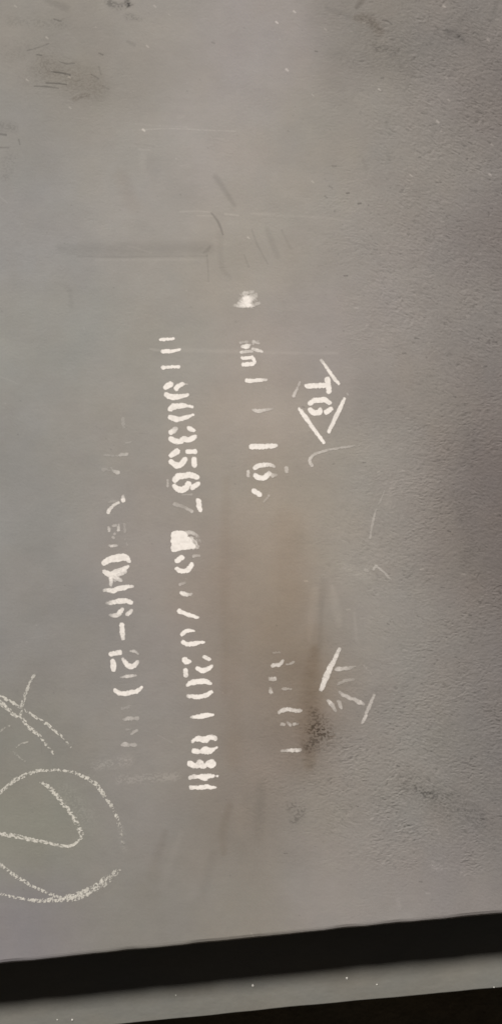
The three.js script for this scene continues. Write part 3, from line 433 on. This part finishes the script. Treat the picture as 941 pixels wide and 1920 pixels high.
// chalk
const ch = (name, strokes, o) => film(name, upper, strokes, { chalk: true, ...o });
function numbered(name) { const n = counts[name] = (counts[name] || 0) + 1; return n > 1 ? `${name}_${String(n - 1).padStart(3, '0')}` : name; }
ch('chalk_ring', [
  [[-60, 1560, 7, .5], [-40, 1525, 7, .55], [-15, 1500, 7, .55], [0, 1487, 7, .6], [16, 1473, 8, .66], [28, 1463, 9, .72], [40, 1457, 9, .74], [56, 1450, 9, .74], [74.5, 1444.5, 7, .8], [90, 1445, 6, .68], [106, 1443.5, 6, .66], [125, 1446, 6, .6], [138, 1448, 7, .68], [155, 1455, 8, .66], [170, 1462.5, 9, .82], [181, 1471, 10, .85], [191, 1484, 9, .8], [203, 1502, 8, .7], [212, 1515, 8, .6], [220, 1534, 8, .52], [226, 1555, 8, .4, .7], [232, 1580, 9, .34, .6]],
  [[224, 1631, 10, .36, .8], [212, 1640, 14, .5, .9], [198, 1652, 18, .6], [180, 1665, 18, .68], [165, 1672, 18, .72], [150, 1679, 18, .72], [133, 1683, 16, .78], [118, 1685, 14, .74], [106, 1686, 12, .76], [88, 1688.5, 10, .8], [66.5, 1688.5, 8, .8], [50, 1686, 7, .66], [40, 1684.5, 6, .82], [29, 1682.5, 7, .8], [15, 1679.5, 6, .62], [0, 1674, 8, .76], [-20, 1665, 7, .6], [-50, 1645, 7, .55], [-66, 1600, 7, .5]],
  [[-15, 1616, 10, .5], [0, 1622, 12, .56], [10, 1628, 7, .5], [21, 1636, 8, .7], [34, 1645, 10, .74], [46, 1652, 8, .72], [60, 1661, 7, .6], [80, 1670, 7, .66], [94, 1676, 7, .7], [110, 1681, 7, .66]],
]);
ch('chalk_numeral', [[[76, 1466.5, 6, .9], [85, 1470, 8, .84], [95.5, 1478.5, 10, .8], [103, 1487, 10, .74], [111.5, 1497, 9, .72], [119, 1507, 11, .7], [127.5, 1516, 10, .7], [135, 1527, 11, .74], [141, 1537, 11, .72], [146, 1548, 10, .76], [151, 1558, 11, .66], [154, 1568, 9, .6], [150, 1574, 5, .8], [145, 1578.5, 6, 1], [138, 1584, 6, 1], [130, 1586.5, 7, .95], [118, 1586, 7, .9], [106, 1584, 7, .9], [92, 1580.5, 7, .92], [80, 1578, 8, .95], [64, 1575.5, 9, .88], [48, 1572, 9, .84], [30, 1568, 10, .88], [16, 1565.5, 10, .88], [0, 1563.5, 9, .9], [-25, 1561, 8, .8]]], { angle: .2 });
ch(numbered('chalk_stroke'), [[[65, 1265, 6, .95, .8], [58, 1279, 8, .9, .8], [52, 1292, 8, .9], [47, 1306, 8, .88], [42.5, 1320, 8, .88], [40.5, 1333, 6.5, .8], [40, 1344, 5, .7]]], { strength: .88 });
ch(numbered('chalk_stroke'), [[[-30, 1287, 7, .6], [0, 1304, 7, .72], [12, 1311, 8, .74], [18, 1314, 7, .62], [26.5, 1319, 9, .76], [33, 1323, 6, .5], [53, 1335, 6, .66], [68, 1345, 6, .66], [87.5, 1357, 7.5, .76], [100, 1367, 6, .72], [109, 1375, 5.5, .8], [118, 1382, 5, .66], [128, 1394, 4, .58], [131, 1399, 2, .4], [134, 1400.5, 6, .8]]], { angle: .7 });
ch(numbered('chalk_stroke'), [[[-30, 1300, 10, .6], [0, 1317, 11, .66], [14, 1327, 10, .7], [27, 1340, 9, .68], [40, 1346, 9, .62], [53, 1361, 9, .72], [60, 1368, 9, .78], [74, 1379, 7, .7], [84, 1392, 7, .7], [94, 1404, 7, .66], [101, 1413, 5, .66]]], { angle: .8 });
ch(numbered('chalk_stroke'), [[[-12, 1379, 4, .7], [3, 1369.5, 5, .8], [18.5, 1361, 4.5, .8]]], { strength: .45 });
ch(numbered('chalk_stroke'), [[[32, 1400.5, 4, .82], [40, 1394.5, 4, .72], [53, 1391.5, 4.5, .85]]], { strength: .6, angle: -.3 });
ch(numbered('chalk_stroke'), [[[26, 1410, 5, .55], [36, 1419, 4.5, .8], [48, 1427, 4, .7]]], { strength: .35, angle: .6 }); ch(numbered('chalk_stroke'), [[[-10, 1404, 8, .5], [2, 1404, 8, .6], [14, 1403, 8, .55]]], { strength: .22 });
// fine scraped lines to the right of the print
const sc = (s, strength) => film(numbered('scratch_line'), upper, [s], { strength, cover: .95 });
sc([[584, 872.5, 4.5, .9, .5], [581, 867, 4, 1, .55], [580.5, 861.5, 3.5, 1, .6], [585, 855.5, 3.5, 1, .5], [593.5, 850, 3, 1, .45], [616.5, 843.5, 2.8, 1, .36], [639.5, 839.5, 2.8, 1, .4], [662, 836.3, 2.2, .9, .2], [690, 834, 1.6, .8, .12]], .45);
sc([[723, 914, 2.2, .8, .12], [713.5, 937, 3, .85, .18], [706, 952, 2.4, .8, .12], [701.5, 966, 3.2, .95, .3], [697, 986, 3.5, .9, .25], [693, 1009, 4.5, .8, .22]], .2);
sc([[699.5, 1068, 3, .85, .3], [703.5, 1062, 4, .95, .42], [709, 1064.5, 3.5, .95, .4], [717, 1071, 3, .9, .3], [733, 1087.5, 2, .8, .2]], .35);
sc([[684, 1069, 5, .8, .2], [689, 1070, 5, .8, .2]], .2);
shadowed(upper);

// ---------------------------------------------------------------- chips of paint and scale on the lower plate
{
  const fleckMat = new THREE.MeshStandardMaterial({ color: new THREE.Color().setRGB(.45, .44, .41), roughness: .9 });
  const c2 = Math.cos(lower.rotation.y), s2 = Math.sin(lower.rotation.y);
  [[474, 1848, 4.5], [650, 1834, 4], [706, 1846, 2.6], [136, 1912, 3.4], [108, 1912, 2.6], [925, 1851, 2.4], [330, 1866, 2]].forEach(([X, Y, d], i) => {
    const wx = (X - 470.5) * MM * k2, wz = (Y - 960) * MM * k2 - lower.position.z, g = new THREE.IcosahedronGeometry(d * .5 * MM, 1), p = g.attributes.position;
    for (let k = 0; k < p.count; k++) { const q = .75 + .5 * noise(p.getX(k) * 2600 + i * 9, p.getY(k) * 2600 + p.getZ(k) * 1900, 800); p.setXYZ(k, p.getX(k) * q, p.getY(k) * q * .45, p.getZ(k) * q * 1.25); }
    g.computeVertexNormals();
    const m = new THREE.Mesh(g, fleckMat); m.name = i ? `paint_fleck_${String(i).padStart(3, '0')}` : 'paint_fleck';
    m.position.set(wx * c2 - wz * s2, LOWTOP - .003 + .0004, wx * s2 + wz * c2); lower.add(m);
  });
}
shadowed(lower);
renderer.render(scene, camera);
